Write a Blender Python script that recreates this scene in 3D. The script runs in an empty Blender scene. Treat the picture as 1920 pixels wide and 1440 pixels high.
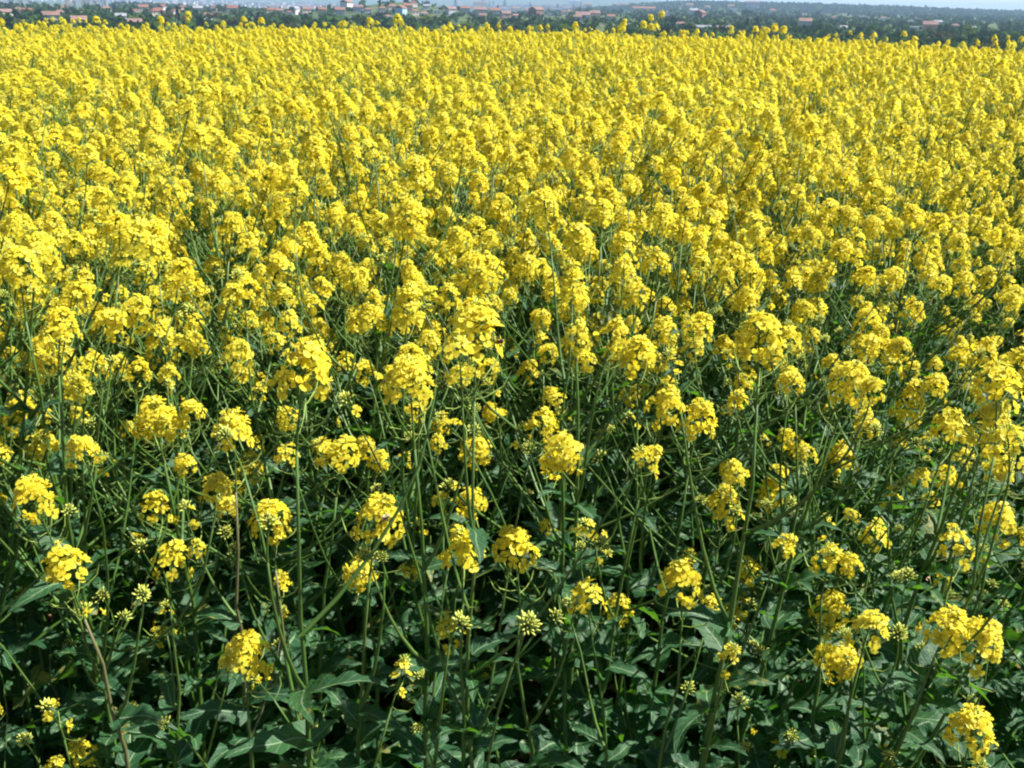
import bpy, math, random
import numpy as np
from mathutils import Vector, Matrix, Quaternion

SC = bpy.context.scene
COL = SC.collection
R = math.radians
rng = random.Random(11)

# ------------------------------------------------------------------ camera, sky, sun, exposure
EYE = Vector((0, 0, 1.65))
PITCH, ROLL, FPX = R(20.9), R(1.2), 1884.0
_f = Vector((0, math.cos(PITCH), -math.sin(PITCH)))
_r0 = Vector((1, 0, 0)); _u0 = Vector((0, math.sin(PITCH), math.cos(PITCH)))
_r = _r0 * math.cos(ROLL) + _u0 * math.sin(ROLL)
_u = _u0 * math.cos(ROLL) - _r0 * math.sin(ROLL)
cam_d = bpy.data.cameras.new('camera')
cam = bpy.data.objects.new('camera', cam_d); COL.objects.link(cam)
M3 = Matrix((_r, _u, -_f)).transposed()
cam.matrix_world = Matrix.Translation(EYE) @ M3.to_4x4()
cam_d.sensor_width = 36.0
cam_d.lens = 36.0 * FPX / 1920.0
cam_d.clip_start = 0.05; cam_d.clip_end = 60000
SC.camera = cam

SUN_EL, SUN_AZ = R(54), R(84)          # azimuth measured from the view direction (+Y) towards the right (+X)
W = bpy.data.worlds.new('World'); SC.world = W; W.use_nodes = True
wn = W.node_tree; wn.nodes.clear()
sky = wn.nodes.new('ShaderNodeTexSky'); sky.sky_type = 'NISHITA'; sky.sun_disc = False
sky.sun_elevation = SUN_EL; sky.sun_rotation = SUN_AZ
sky.air_density = 0.75; sky.dust_density = 0.15; sky.ozone_density = 2.5
bg = wn.nodes.new('ShaderNodeBackground'); bg.inputs[1].default_value = 0.056
wo = wn.nodes.new('ShaderNodeOutputWorld')
wn.links.new(sky.outputs[0], bg.inputs[0]); wn.links.new(bg.outputs[0], wo.inputs[0])
sd = bpy.data.lights.new('sun', 'SUN'); sd.energy = 5.0; sd.angle = R(0.5); sd.color = (1.0, 0.955, 0.88)
sun = bpy.data.objects.new('sun', sd); COL.objects.link(sun)
SUNDIR = Vector((math.sin(SUN_AZ) * math.cos(SUN_EL), math.cos(SUN_AZ) * math.cos(SUN_EL), math.sin(SUN_EL)))
sun.rotation_euler = SUNDIR.to_track_quat('Z', 'Y').to_euler()
sun.location = (0, 0, 30)
vs = SC.view_settings
vs.view_transform = 'Standard'; vs.look = 'None'; vs.exposure = 1.46; vs.gamma = 1.0; vs.use_curve_mapping = False
SC.render.engine = 'CYCLES'
cy = SC.cycles
cy.max_bounces = 6; cy.diffuse_bounces = 3; cy.glossy_bounces = 2; cy.transmission_bounces = 3
cy.volume_bounces = 0; cy.caustics_reflective = False; cy.caustics_refractive = False
cy.sample_clamp_indirect = 4.0; cy.use_denoising = True
SC.render.filter_size = 1.7 if hasattr(SC.render, 'filter_size') else 1.5
cy.filter_width = 2.15

# ------------------------------------------------------------------ projection helpers (photo pixels 1920x1440)
def ray(px, py):
    return (_f * FPX + _r * (px - 960) - _u * (py - 720)).normalized()
def at(px, py, dist):
    return EYE + ray(px, py) * dist
def project(p):
    d = Vector(p) - EYE
    w = d.dot(_f)
    if w < 0.01: return None
    return 960 + FPX * d.dot(_r) / w, 720 - FPX * d.dot(_u) / w
def sstep(a, b, x):
    t = min(1, max(0, (x - a) / (b - a))); return t * t * (3 - 2 * t)
def lerp(a, b, t): return a + (b - a) * t

# ------------------------------------------------------------------ node helpers
def new_mat(name):
    m = bpy.data.materials.new(name); m.use_nodes = True
    nt = m.node_tree; nt.nodes.clear()
    return m, nt
def N(nt, t, **kw):
    n = nt.nodes.new(t)
    for k, v in kw.items():
        if k.startswith('i_'):
            n.inputs[k[2:].replace('_', ' ')].default_value = v
        else: setattr(n, k, v)
    return n
def mixc(nt, fac, a, b, mode='MIX'):
    n = nt.nodes.new('ShaderNodeMix'); n.data_type = 'RGBA'; n.blend_type = mode
    for sock, v in ((n.inputs[0], fac), (n.inputs[6], a), (n.inputs[7], b)):
        if hasattr(v, 'is_linked') or hasattr(v, 'links'): nt.links.new(v, sock)
        else: sock.default_value = v if not isinstance(v, tuple) else (*v, 1)
    return n.outputs[2]
def math_n(nt, op, a, b=None, c=None):
    n = nt.nodes.new('ShaderNodeMath'); n.operation = op
    for k, v in enumerate((a, b, c)):
        if v is None: continue
        if hasattr(v, 'links'): nt.links.new(v, n.inputs[k])
        else: n.inputs[k].default_value = v
    return n.outputs[0]
def ramp(nt, fac, stops):
    n = nt.nodes.new('ShaderNodeValToRGB')
    e = n.color_ramp.elements
    while len(e) < len(stops): e.new(0.5)
    for k, (p, c) in enumerate(stops):
        e[k].position = p; e[k].color = (*c, 1)
    nt.links.new(fac, n.inputs[0]); return n.outputs[0]
def noise(nt, scale, detail=3, coord='Object', vec=None):
    n = N(nt, 'ShaderNodeTexNoise'); n.inputs['Scale'].default_value = scale; n.inputs['Detail'].default_value = detail
    if vec is None:
        tc = N(nt, 'ShaderNodeTexCoord'); vec = tc.outputs[coord]
    nt.links.new(vec, n.inputs['Vector']); return n.outputs['Fac']
def finish(nt, shader, disp=None):
    o = N(nt, 'ShaderNodeOutputMaterial'); nt.links.new(shader, o.inputs['Surface'])
def principled(nt, col, rough=0.6, spec=0.3, bump=None, bump_s=0.3, bump_d=0.01):
    p = N(nt, 'ShaderNodeBsdfPrincipled')
    if hasattr(col, 'links'): nt.links.new(col, p.inputs['Base Color'])
    else: p.inputs['Base Color'].default_value = (*col, 1)
    p.inputs['Roughness'].default_value = rough
    p.inputs['Specular IOR Level'].default_value = spec
    if bump is not None:
        b = N(nt, 'ShaderNodeBump'); b.inputs['Strength'].default_value = bump_s; b.inputs['Distance'].default_value = bump_d
        nt.links.new(bump, b.inputs['Height']); nt.links.new(b.outputs[0], p.inputs['Normal'])
    return p.outputs[0]

# ------------------------------------------------------------------ materials
def petal_material():
    m, nt = new_mat('petal_yellow')
    oi = N(nt, 'ShaderNodeObjectInfo')
    uv = N(nt, 'ShaderNodeUVMap')
    sx = N(nt, 'ShaderNodeSeparateXYZ'); nt.links.new(uv.outputs[0], sx.inputs[0])
    c = mixc(nt, oi.outputs['Random'], (0.83, 0.815, 0.095), (0.85, 0.77, 0.06))
    c = mixc(nt, sx.outputs['Y'], (0.78, 0.64, 0.03), c)        # greener claw, clear yellow limb
    d = N(nt, 'ShaderNodeBsdfPrincipled'); nt.links.new(c, d.inputs['Base Color'])
    d.inputs['Roughness'].default_value = 0.5; d.inputs['Specular IOR Level'].default_value = 0.25
    t = N(nt, 'ShaderNodeBsdfTranslucent'); nt.links.new(mixc(nt, 1.0, c, (1.0, 0.91, 0.7), 'MULTIPLY'), t.inputs[0])
    mx = N(nt, 'ShaderNodeMixShader'); mx.inputs[0].default_value = 0.62
    nt.links.new(d.outputs[0], mx.inputs[1]); nt.links.new(t.outputs[0], mx.inputs[2])
    finish(nt, mx.outputs[0]); return m
def leaf_material():
    m, nt = new_mat('glaucous_leaf')
    oi = N(nt, 'ShaderNodeObjectInfo'); uv = N(nt, 'ShaderNodeUVMap')
    sx = N(nt, 'ShaderNodeSeparateXYZ'); nt.links.new(uv.outputs[0], sx.inputs[0])
    a = math_n(nt, 'ABSOLUTE', math_n(nt, 'SUBTRACT', sx.outputs['X'], 0.5))       # 0 at midrib .. 0.5 at the margin
    rib = math_n(nt, 'SUBTRACT', 1.0, math_n(nt, 'SMOOTH_MIN', math_n(nt, 'MULTIPLY', a, 26.0), 1.0, 0.2))
    v = math_n(nt, 'SUBTRACT', sx.outputs['Y'], math_n(nt, 'MULTIPLY', a, 0.35))
    vein = math_n(nt, 'POWER', math_n(nt, 'ABSOLUTE', math_n(nt, 'SINE', math_n(nt, 'MULTIPLY', v, 24.0))), 14.0)
    flip = math_n(nt, 'SUBTRACT', 1.0, vein)
    n1 = noise(nt, 30, 4)
    base = mixc(nt, oi.outputs['Random'], (0.013, 0.055, 0.021), (0.024, 0.082, 0.019))
    base = mixc(nt, math_n(nt, 'MULTIPLY', n1, 0.5), base, (0.044, 0.112, 0.058))
    base = mixc(nt, math_n(nt, 'MULTIPLY', flip, 0.0), base, (0.1, 0.17, 0.1))
    vr = math_n(nt, 'POWER', math_n(nt, 'ABSOLUTE', math_n(nt, 'COSINE', math_n(nt, 'MULTIPLY', v, 24.0))), 30.0)
    base = mixc(nt, math_n(nt, 'MULTIPLY', vr, 0.35), base, (0.15, 0.24, 0.14))
    n2 = N(nt, 'ShaderNodeMath', operation='GREATER_THAN'); nt.links.new(math_n(nt, 'MULTIPLY', noise(nt, 9, 3), math_n(nt, 'POWER', oi.outputs['Random'], 3.0)), n2.inputs[0]); n2.inputs[1].default_value = 0.47
    base = mixc(nt, math_n(nt, 'MULTIPLY', n2.outputs[0], 0.7), base, (0.22, 0.2, 0.04))
    rc = N(nt, 'ShaderNodeClamp'); nt.links.new(rib, rc.inputs[0])
    base = mixc(nt, rc.outputs[0], base, (0.24, 0.33, 0.19))
    p = N(nt, 'ShaderNodeBsdfPrincipled'); nt.links.new(base, p.inputs['Base Color'])
    p.inputs['Roughness'].default_value = 0.5; p.inputs['Specular IOR Level'].default_value = 0.24
    bmp = N(nt, 'ShaderNodeBump'); bmp.inputs['Strength'].default_value = 0.35; bmp.inputs['Distance'].default_value = 0.004
    nt.links.new(math_n(nt, 'ADD', math_n(nt, 'MULTIPLY', n1, 0.7), math_n(nt, 'MULTIPLY', vr, -0.5)), bmp.inputs['Height'])
    nt.links.new(bmp.outputs[0], p.inputs['Normal'])
    t = N(nt, 'ShaderNodeBsdfTranslucent')
    nt.links.new(mixc(nt, rc.outputs[0], (0.10, 0.30, 0.012), (0.22, 0.38, 0.08)), t.inputs[0])
    mx = N(nt, 'ShaderNodeMixShader'); mx.inputs[0].default_value = 0.34
    nt.links.new(p.outputs[0], mx.inputs[1]); nt.links.new(t.outputs[0], mx.inputs[2])
    finish(nt, mx.outputs[0]); return m
def stem_material(name, c1, c2, c3):
    m, nt = new_mat(name)
    oi = N(nt, 'ShaderNodeObjectInfo')
    c = mixc(nt, oi.outputs['Random'], c1, c2)
    c = mixc(nt, math_n(nt, 'MULTIPLY', noise(nt, 14, 3), 0.7), c, c3)
    finish(nt, principled(nt, c, 0.5, 0.4)); return m
def plain(name, col, var=0.25, scale=3.0, rough=0.8, spec=0.2, coord='Object'):
    m, nt = new_mat(name)
    n1 = noise(nt, scale, 4, coord)
    dk = tuple(x * (1 - var) for x in col); lt = tuple(min(1, x * (1 + var)) for x in col)
    finish(nt, principled(nt, ramp(nt, n1, [(0.3, dk), (0.7, lt)]), rough, spec)); return m
def foliage(name, c1, c2, trans=0.3):
    m, nt = new_mat(name)
    oi = N(nt, 'ShaderNodeObjectInfo')
    c = mixc(nt, oi.outputs['Random'], c1, c2)
    c = mixc(nt, math_n(nt, 'MULTIPLY', noise(nt, 0.6, 3), 0.8), c, tuple(x * 0.6 for x in c1))
    d = N(nt, 'ShaderNodeBsdfDiffuse'); nt.links.new(c, d.inputs[0])
    t = N(nt, 'ShaderNodeBsdfTranslucent'); nt.links.new(c, t.inputs[0])
    mx = N(nt, 'ShaderNodeMixShader'); mx.inputs[0].default_value = trans
    nt.links.new(d.outputs[0], mx.inputs[1]); nt.links.new(t.outputs[0], mx.inputs[2])
    finish(nt, mx.outputs[0]); return m
def tiles(name, col):
    m, nt = new_mat(name)
    w = N(nt, 'ShaderNodeTexWave'); w.inputs['Scale'].default_value = 2.2; w.inputs['Distortion'].default_value = 0.4; w.bands_direction = 'Z'
    tc = N(nt, 'ShaderNodeTexCoord'); nt.links.new(tc.outputs['Object'], w.inputs['Vector'])
    c = ramp(nt, noise(nt, 1.4, 4), [(0.3, tuple(x * 0.72 for x in col)), (0.7, tuple(min(1, x * 1.15) for x in col))])
    finish(nt, principled(nt, c, 0.8, 0.2, w.outputs['Fac'], 0.4, 0.05)); return m

MAT = {
 'petal': petal_material(), 'leaf': leaf_material(),
 'stem': stem_material('stem_green', (0.056, 0.128, 0.018), (0.088, 0.15, 0.026), (0.034, 0.085, 0.014)),
 'stem_purple': stem_material('stem_purple', (0.115, 0.125, 0.045), (0.10, 0.14, 0.04), (0.13, 0.10, 0.055)),
 'bud': plain('bud_green', (0.40, 0.44, 0.08), 0.35, 60, 0.5, 0.3),
 'pod': plain('pod_green', (0.20, 0.29, 0.06), 0.2, 40, 0.5, 0.3),
 'anther': plain('anther', (0.55, 0.47, 0.03), 0.15, 80, 0.6),
 'dead': plain('dead_leaf', (0.27, 0.135, 0.045), 0.45, 18, 0.75, 0.25),
 'straw': plain('dry_litter', (0.34, 0.24, 0.14), 0.5, 6, 0.85),
 'bee': plain('bee_body', (0.10, 0.06, 0.03), 0.5, 300, 0.6),
 'wing': plain('bee_wing', (0.55, 0.5, 0.48), 0.15, 90, 0.3, 0.5),
 'wall_white': plain('wall_white', (0.62, 0.62, 0.63), 0.06, 0.6),
 'wall_cream': plain('wall_cream', (0.62, 0.54, 0.42), 0.08, 0.6),
 'wall_grey': plain('wall_grey', (0.40, 0.41, 0.44), 0.1, 0.6),
 'wall_peach': plain('wall_peach', (0.66, 0.44, 0.32), 0.08, 0.6),
 'wall_brick': plain('wall_brick', (0.17, 0.085, 0.06), 0.25, 2),
 'wall_blue': plain('wall_blue', (0.32, 0.46, 0.58), 0.1, 0.6),
 'roof_orange': tiles('roof_orange', (0.19, 0.095, 0.066)),
 'roof_red': tiles('roof_red', (0.17, 0.07, 0.055)),
 'roof_brown': tiles('roof_brown', (0.17, 0.10, 0.08)),
 'roof_pink': tiles('roof_pink', (0.19, 0.118, 0.106)),
 'roof_grey': tiles('roof_grey', (0.22, 0.23, 0.26)),
 'roof_white': tiles('roof_white', (0.80, 0.80, 0.80)),
 'pane': plain('window_pane', (0.05, 0.06, 0.075), 0.3, 2, 0.12, 0.6),
 'frame': plain('window_frame', (0.7, 0.7, 0.7), 0.05, 2),
 'chimney': plain('chimney_brick', (0.28, 0.14, 0.10), 0.3, 5),
 'trunk': plain('bark', (0.11, 0.085, 0.065), 0.4, 4),
 'tree_mid': foliage('crown_mid', (0.06, 0.115, 0.024), (0.095, 0.15, 0.03)),
 'tree_dark': foliage('crown_dark', (0.024, 0.055, 0.018), (0.04, 0.08, 0.024)),
 'tree_light': foliage('crown_light', (0.14, 0.22, 0.03), (0.17, 0.24, 0.05)),
 'tree_olive': foliage('crown_olive', (0.11, 0.105, 0.045), (0.13, 0.12, 0.055)),
 'conifer': foliage('crown_conifer', (0.018, 0.04, 0.022), (0.03, 0.055, 0.028), 0.1),
 'far_woods': foliage('far_woods', (0.04, 0.085, 0.022), (0.05, 0.09, 0.026), 0.2),
 'city': plain('far_city_walls', (0.55, 0.50, 0.48), 0.4, 0.02, 0.8, 0.2),
 'concrete': plain('concrete', (0.42, 0.38, 0.36), 0.12, 0.2),
}
def terrain_material():
    m, nt = new_mat('terrain')
    tc = N(nt, 'ShaderNodeTexCoord')
    n_f = noise(nt, 26, 6); n_m = noise(nt, 3.0, 4)
    soil = ramp(nt, n_f, [(0.3, (0.030, 0.020, 0.013)), (0.5, (0.075, 0.05, 0.032)), (0.72, (0.15, 0.105, 0.07))])
    soil = mixc(nt, math_n(nt, 'MULTIPLY', n_m, 0.4), soil, (0.05, 0.04, 0.02))
    n_far = noise(nt, 0.011, 5); n_far2 = noise(nt, 0.05, 4)
    mead = ramp(nt, n_far, [(0.35, (0.035, 0.062, 0.022)), (0.5, (0.065, 0.09, 0.03)), (0.62, (0.10, 0.11, 0.045)), (0.7, (0.13, 0.115, 0.07))])
    mead = mixc(nt, math_n(nt, 'MULTIPLY', n_far2, 0.6), mead, (0.03, 0.052, 0.02))
    ln = N(nt, 'ShaderNodeVectorMath', operation='LENGTH'); nt.links.new(tc.outputs['Object'], ln.inputs[0])
    mr = N(nt, 'ShaderNodeMapRange'); nt.links.new(ln.outputs['Value'], mr.inputs[0])
    mr.inputs[1].default_value = 15; mr.inputs[2].default_value = 30
    c = mixc(nt, mr.outputs[0], soil, mead)
    finish(nt, principled(nt, c, 0.95, 0.1, n_f, 0.8, 0.03)); return m
MAT['terrain'] = terrain_material()

# ------------------------------------------------------------------ mesh building
class MB:
    def __init__(s): s.v = []; s.f = []; s.m = []; s.uv = []
    def add(s, verts, faces, mi=0, uvs=None):
        o = len(s.v); s.v += [tuple(p) for p in verts]
        s.f += [tuple(i + o for i in f) for f in faces]; s.m += [mi] * len(faces)
        s.uv += (uvs if uvs else [(0.5, 1.0)] * len(verts))
    def merge(s, other, mat, mi_map=None):
        o = len(s.v); s.v += [tuple(mat @ Vector(p)) for p in other.v]
        s.f += [tuple(i + o for i in f) for f in other.f]
        s.m += [mi_map[k] if mi_map else k for k in other.m]; s.uv += other.uv
    def tube(s, pts, radii, n=5, mi=0, cap=False):
        vs, fs = [], []
        pts = [Vector(p) for p in pts]
        ref = Vector((0.31, 0.87, 0.11))
        for k, p in enumerate(pts):
            t = (pts[min(k + 1, len(pts) - 1)] - pts[max(k - 1, 0)]).normalized()
            a = t.cross(ref)
            if a.length < 1e-4: a = t.cross(Vector((1, 0, 0)))
            a.normalize(); b = t.cross(a)
            for j in range(n):
                an = 2 * math.pi * j / n
                vs.append(p + (a * math.cos(an) + b * math.sin(an)) * radii[k])
        for k in range(len(pts) - 1):
            for j in range(n):
                j2 = (j + 1) % n
                fs.append((k * n + j, k * n + j2, (k + 1) * n + j2, (k + 1) * n + j))
        if cap: fs.append(tuple((len(pts) - 1) * n + j for j in range(n)))
        s.add(vs, fs, mi)
    def box(s, c, d, mi=0):
        x, y, z = c; a, b, h = d[0] / 2, d[1] / 2, d[2] / 2
        vs = [(x + i * a, y + j * b, z + k * h) for k in (-1, 1) for j in (-1, 1) for i in (-1, 1)]
        s.add(vs, [(0, 2, 3, 1), (4, 5, 7, 6), (0, 1, 5, 4), (2, 6, 7, 3), (0, 4, 6, 2), (1, 3, 7, 5)], mi)
    def mesh(s, name, mats, smooth=True):
        me = bpy.data.meshes.new(name)
        me.from_pydata(s.v, [], s.f)
        for mt in mats: me.materials.append(mt)
        if len(mats) > 1: me.polygons.foreach_set('material_index', s.m)
        if smooth: me.polygons.foreach_set('use_smooth', [True] * len(s.f))
        ul = me.uv_layers.new(name='UVMap')
        li = np.empty(len(me.loops), dtype=np.int32); me.loops.foreach_get('vertex_index', li)
        ul.data.foreach_set('uv', np.asarray(s.uv, dtype=np.float32)[li].ravel())
        me.update(); return me
def obj(name, data, parent=None, mat=None, link=True):
    o = bpy.data.objects.new(name, data)
    if parent is not None: o.parent = parent
    if mat is not None: o.matrix_local = mat
    if link: COL.objects.link(o)
    return o
def tag(o, label=None, cat=None, group=None, kind=None):
    if label: o['label'] = label
    if cat: o['category'] = cat
    if group: o['group'] = group
    if kind: o['kind'] = kind
    return o

# ------------------------------------------------------------------ terrain
def ground_z(x, y):
    r = math.hypot(x, max(y, 0))
    z = -20.0 * sstep(11.0, 95.0, r) if y > -5 else -20.0 * sstep(11.0, 95.0, abs(x))
    if r > 300:
        t = x / max(y, 1.0)
        z -= 35 * sstep(1200, 4000, y) * (1 - sstep(-0.12, 0.16, t))           # the city lies lower on the left
        z += (23.0 - 15 * sstep(0.26, 0.55, t)) * sstep(3300, 4300, y) * sstep(0.06, 0.16, t)   # wooded ridge on the right
        z += 17 * math.exp(-((x + 165) / 85) ** 2 - ((y - 1500) / 130) ** 2)       # green knoll
        z += 6 * math.exp(-((x + 868) / 115) ** 2 - ((y - 2450) / 160) ** 2)
        z += (70 + 10 * math.sin(x / 900.0) + 6 * math.sin(x / 370.0 + 1)) * sstep(7500, 10500, y) * (1 - sstep(0.04, 0.2, t))
    return z
def build_terrain():
    ys = [-14, -9, -5, -3, -2, -1] + list(np.arange(-0.5, 4.2, 0.06))
    y = 4.3
    while y < 14: ys.append(y); y += 0.3
    while y < 15000: ys.append(y); y *= 1.045
    us = np.linspace(-1, 1, 141)
    v, f = [], []
    for yy in ys:
        half = 1.2 * max(yy, 0) + 9 if yy < 14 else 1.0 * yy + 14
        for u in us:
            x = (0.45 * u + 0.55 * u ** 3) * half
            z = ground_z(x, yy)
            if yy < 14:
                z += 0.014 * math.sin(x * 31 + 3 * math.sin(yy * 17)) * math.sin(yy * 27 + 2 * math.sin(x * 13)) + 0.02 * math.sin(x * 5.1 + yy * 3.3)
                z += rng.uniform(-0.008, 0.008)
            v.append((x, yy, z))
    n = len(us)
    for a in range(len(ys) - 1):
        for b in range(n - 1):
            f.append((a * n + b, a * n + b + 1, (a + 1) * n + b + 1, (a + 1) * n + b))
    mb = MB(); mb.add(v, f)
    o = obj('ground', mb.mesh('ground', [MAT['terrain']]))
    tag(o, 'brown soil of the field falling away to a green plain and hills', 'ground', kind='structure')
build_terrain()

# haze: pale air around everything, the sky outside it
mb = MB(); mb.box((0, 7400, -40), (31000, 15600, 240))
hz = obj('haze', mb.mesh('haze', [], smooth=False))
hm, nt = new_mat('haze'); hm.node_tree.nodes.clear()
pv = N(nt, 'ShaderNodeVolumePrincipled'); pv.inputs['Color'].default_value = (0.42, 0.62, 0.88, 1)
pv.inputs['Density'].default_value = 1.05e-4; pv.inputs['Anisotropy'].default_value = 0.0
o_ = N(nt, 'ShaderNodeOutputMaterial'); nt.links.new(pv.outputs[0], o_.inputs['Volume'])
hz.data.materials.append(hm); tag(hz, 'thin blue spring haze over the plain and town', 'haze', kind='stuff')

# ------------------------------------------------------------------ town
HOUSE_WIN = None
def unit_box_mesh(name, mat):
    mb = MB(); mb.box((0, 0, 0.5), (1, 1, 1)); return mb.mesh(name, [mat], smooth=False)
WALL = {}
def wall_mesh(k):
    if k not in WALL: WALL[k] = unit_box_mesh('wall_' + k, MAT['wall_' + k])
    return WALL[k]
ROOF = {}
def roof_mesh(k, shape):
    if (k, shape) in ROOF: return ROOF[(k, shape)]
    mb = MB(); e = 0.56
    if shape == 'gable':      # ridge along x, gable ends flush with the side walls
        vs = [(-.53, -e, -.08), (.53, -e, -.08), (.53, 0, 1), (-.53, 0, 1), (-.53, e, -.08), (.53, e, -.08),
              (-.53, -e, -.14), (.53, -e, -.14), (-.53, e, -.14), (.53, e, -.14)]
        mb.add(vs, [(0, 1, 2, 3), (3, 2, 5, 4), (0, 3, 4), (1, 5, 2), (6, 7, 1, 0), (4, 5, 9, 8), (6, 8, 9, 7), (6, 0, 4, 8), (7, 9, 5, 1)])
    elif shape == 'hip':
        vs = [(-e, -e, 0), (e, -e, 0), (e, e, 0), (-e, e, 0), (-.22, 0, 1), (.22, 0, 1), (-e, -e, -.06), (e, -e, -.06), (e, e, -.06), (-e, e, -.06)]
        mb.add(vs, [(0, 1, 5, 4), (1, 2, 5), (2, 3, 4, 5), (3, 0, 4), (6, 7, 1, 0), (7, 8, 2, 1), (8, 9, 3, 2), (9, 6, 0, 3), (6, 9, 8, 7)])
    else:
        mb.box((0, 0, 0.5), (1.06, 1.06, 1))
    ROOF[(k, shape)] = mb.mesh('roof_' + k, [MAT['roof_' + k]], smooth=False)
    return ROOF[(k, shape)]
mb = MB(); mb.box((0, 0, 0), (1.3, 0.14, 1.6)); WIN = mb.mesh('window', [MAT['frame']], smooth=False)
mb = MB(); mb.box((0, -0.06, 0), (1.02, 0.12, 1.3)); PANE = mb.mesh('pane', [MAT['pane']], smooth=False)
mb = MB(); mb.box((0, 0, 0.5), (0.7, 0.7, 1.0)); CHIM = mb.mesh('chimney', [MAT['chimney']], smooth=False)

def plain_point(px, py):
    d = ray(px, py)
    t = 300.0
    for _ in range(4000):
        p = EYE + d * t
        if p.z < ground_z(p.x, p.y): return p
        t *= 1.004
        if t > 14500: break
    return EYE + d * 14500
REGIONS = [(0, 330, 'below the tower blocks'), (330, 640, 'left of the grassy knoll'), (640, 850, 'below the grassy knoll'),
           (850, 1060, 'below the dark poplars'), (1060, 1285, 'near the pink roofed hall'), (1285, 1440, 'near the brick gabled building'),
           (1440, 1700, 'among trees under the ridge'), (1700, 1921, 'among trees at far right')]
ORD = ['leftmost', 'second from left', 'third from left', 'fourth from left', 'fifth from left', 'sixth from left', 'seventh from left', 'eighth from left', 'ninth from left', 'tenth from left']
WALL_W = {'white': 'white', 'cream': 'cream', 'grey': 'grey', 'peach': 'peach', 'brick': 'brick', 'blue': 'pale blue'}
ROOF_W = {'orange': 'orange tiled', 'red': 'red tiled', 'brown': 'brown tiled', 'pink': 'pink', 'grey': 'grey', 'white': 'white'}
houses = []
def house(px, py, wpx, roof, wall, shape='gable', rot=0.0, hfac=0.52, depth=0.8, label=None, name='town_house', cat='house', roofh=None):
    p = plain_point(px, py); D = (p - EYE).length
    w = wpx * D / FPX; wd = w / max(0.75, math.cos(rot) + 0.15)
    d = min(wd * depth, 14); h = max(2.6, min(wd * hfac, 40))
    o = obj(name, None); o.location = (p.x, p.y, ground_z(p.x, p.y) - 0.3); o.rotation_euler = (0, 0, math.atan2(-p.x, p.y) + rot)
    wl = obj('wall', wall_mesh(wall), o, Matrix.Diagonal((wd, d, h + 0.3, 1)))
    rh = roofh if roofh is not None else (0.35 if shape == 'flat' else d * 0.27)
    rf = obj('roof', roof_mesh(roof, shape), o, Matrix.Translation((0, 0, h + 0.301 + (0.08 * rh if shape == 'gable' else 0.06 * rh if shape == 'hip' else 0))) @ Matrix.Diagonal((wd, d, rh, 1)))
    if shape != 'flat' and wpx > 11:
        obj('chimney', CHIM, o, Matrix.Translation((wd * 0.2, d * 0.1, h + rh * 0.6)) @ Matrix.Diagonal((1, 1, rh * 0.7, 1)))
    nfl = max(1, int(h / 2.9)); nw = max(2, int(wd / 3.4))
    if wpx >= 9:
        for fl in range(min(nfl, 6)):
            for k in range(min(nw, 7)):
                x = (k + 0.5) / min(nw, 7) * wd - wd / 2
                wn_ = obj('window', WIN, o, Matrix.Translation((x, -d / 2 - 0.03, 0.3 + (fl + 0.55) * h / min(nfl, 6))))
                obj('pane', PANE, wn_)
    n_ = 'house' if wd < 22 else 'long building'
    if shape == 'flat' and cat == 'house': n_ = 'flat roofed building'
    base = label or '%s %s with %s roof %s' % (WALL_W[wall], n_, ROOF_W[roof], next(t for a, b, t in REGIONS if a <= max(0, min(px, 1920)) < b))
    tag(o, base, cat, 'houses of the far town' if cat == 'house' else None)
    houses.append((px, base, o, label is not None)); return o
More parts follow.
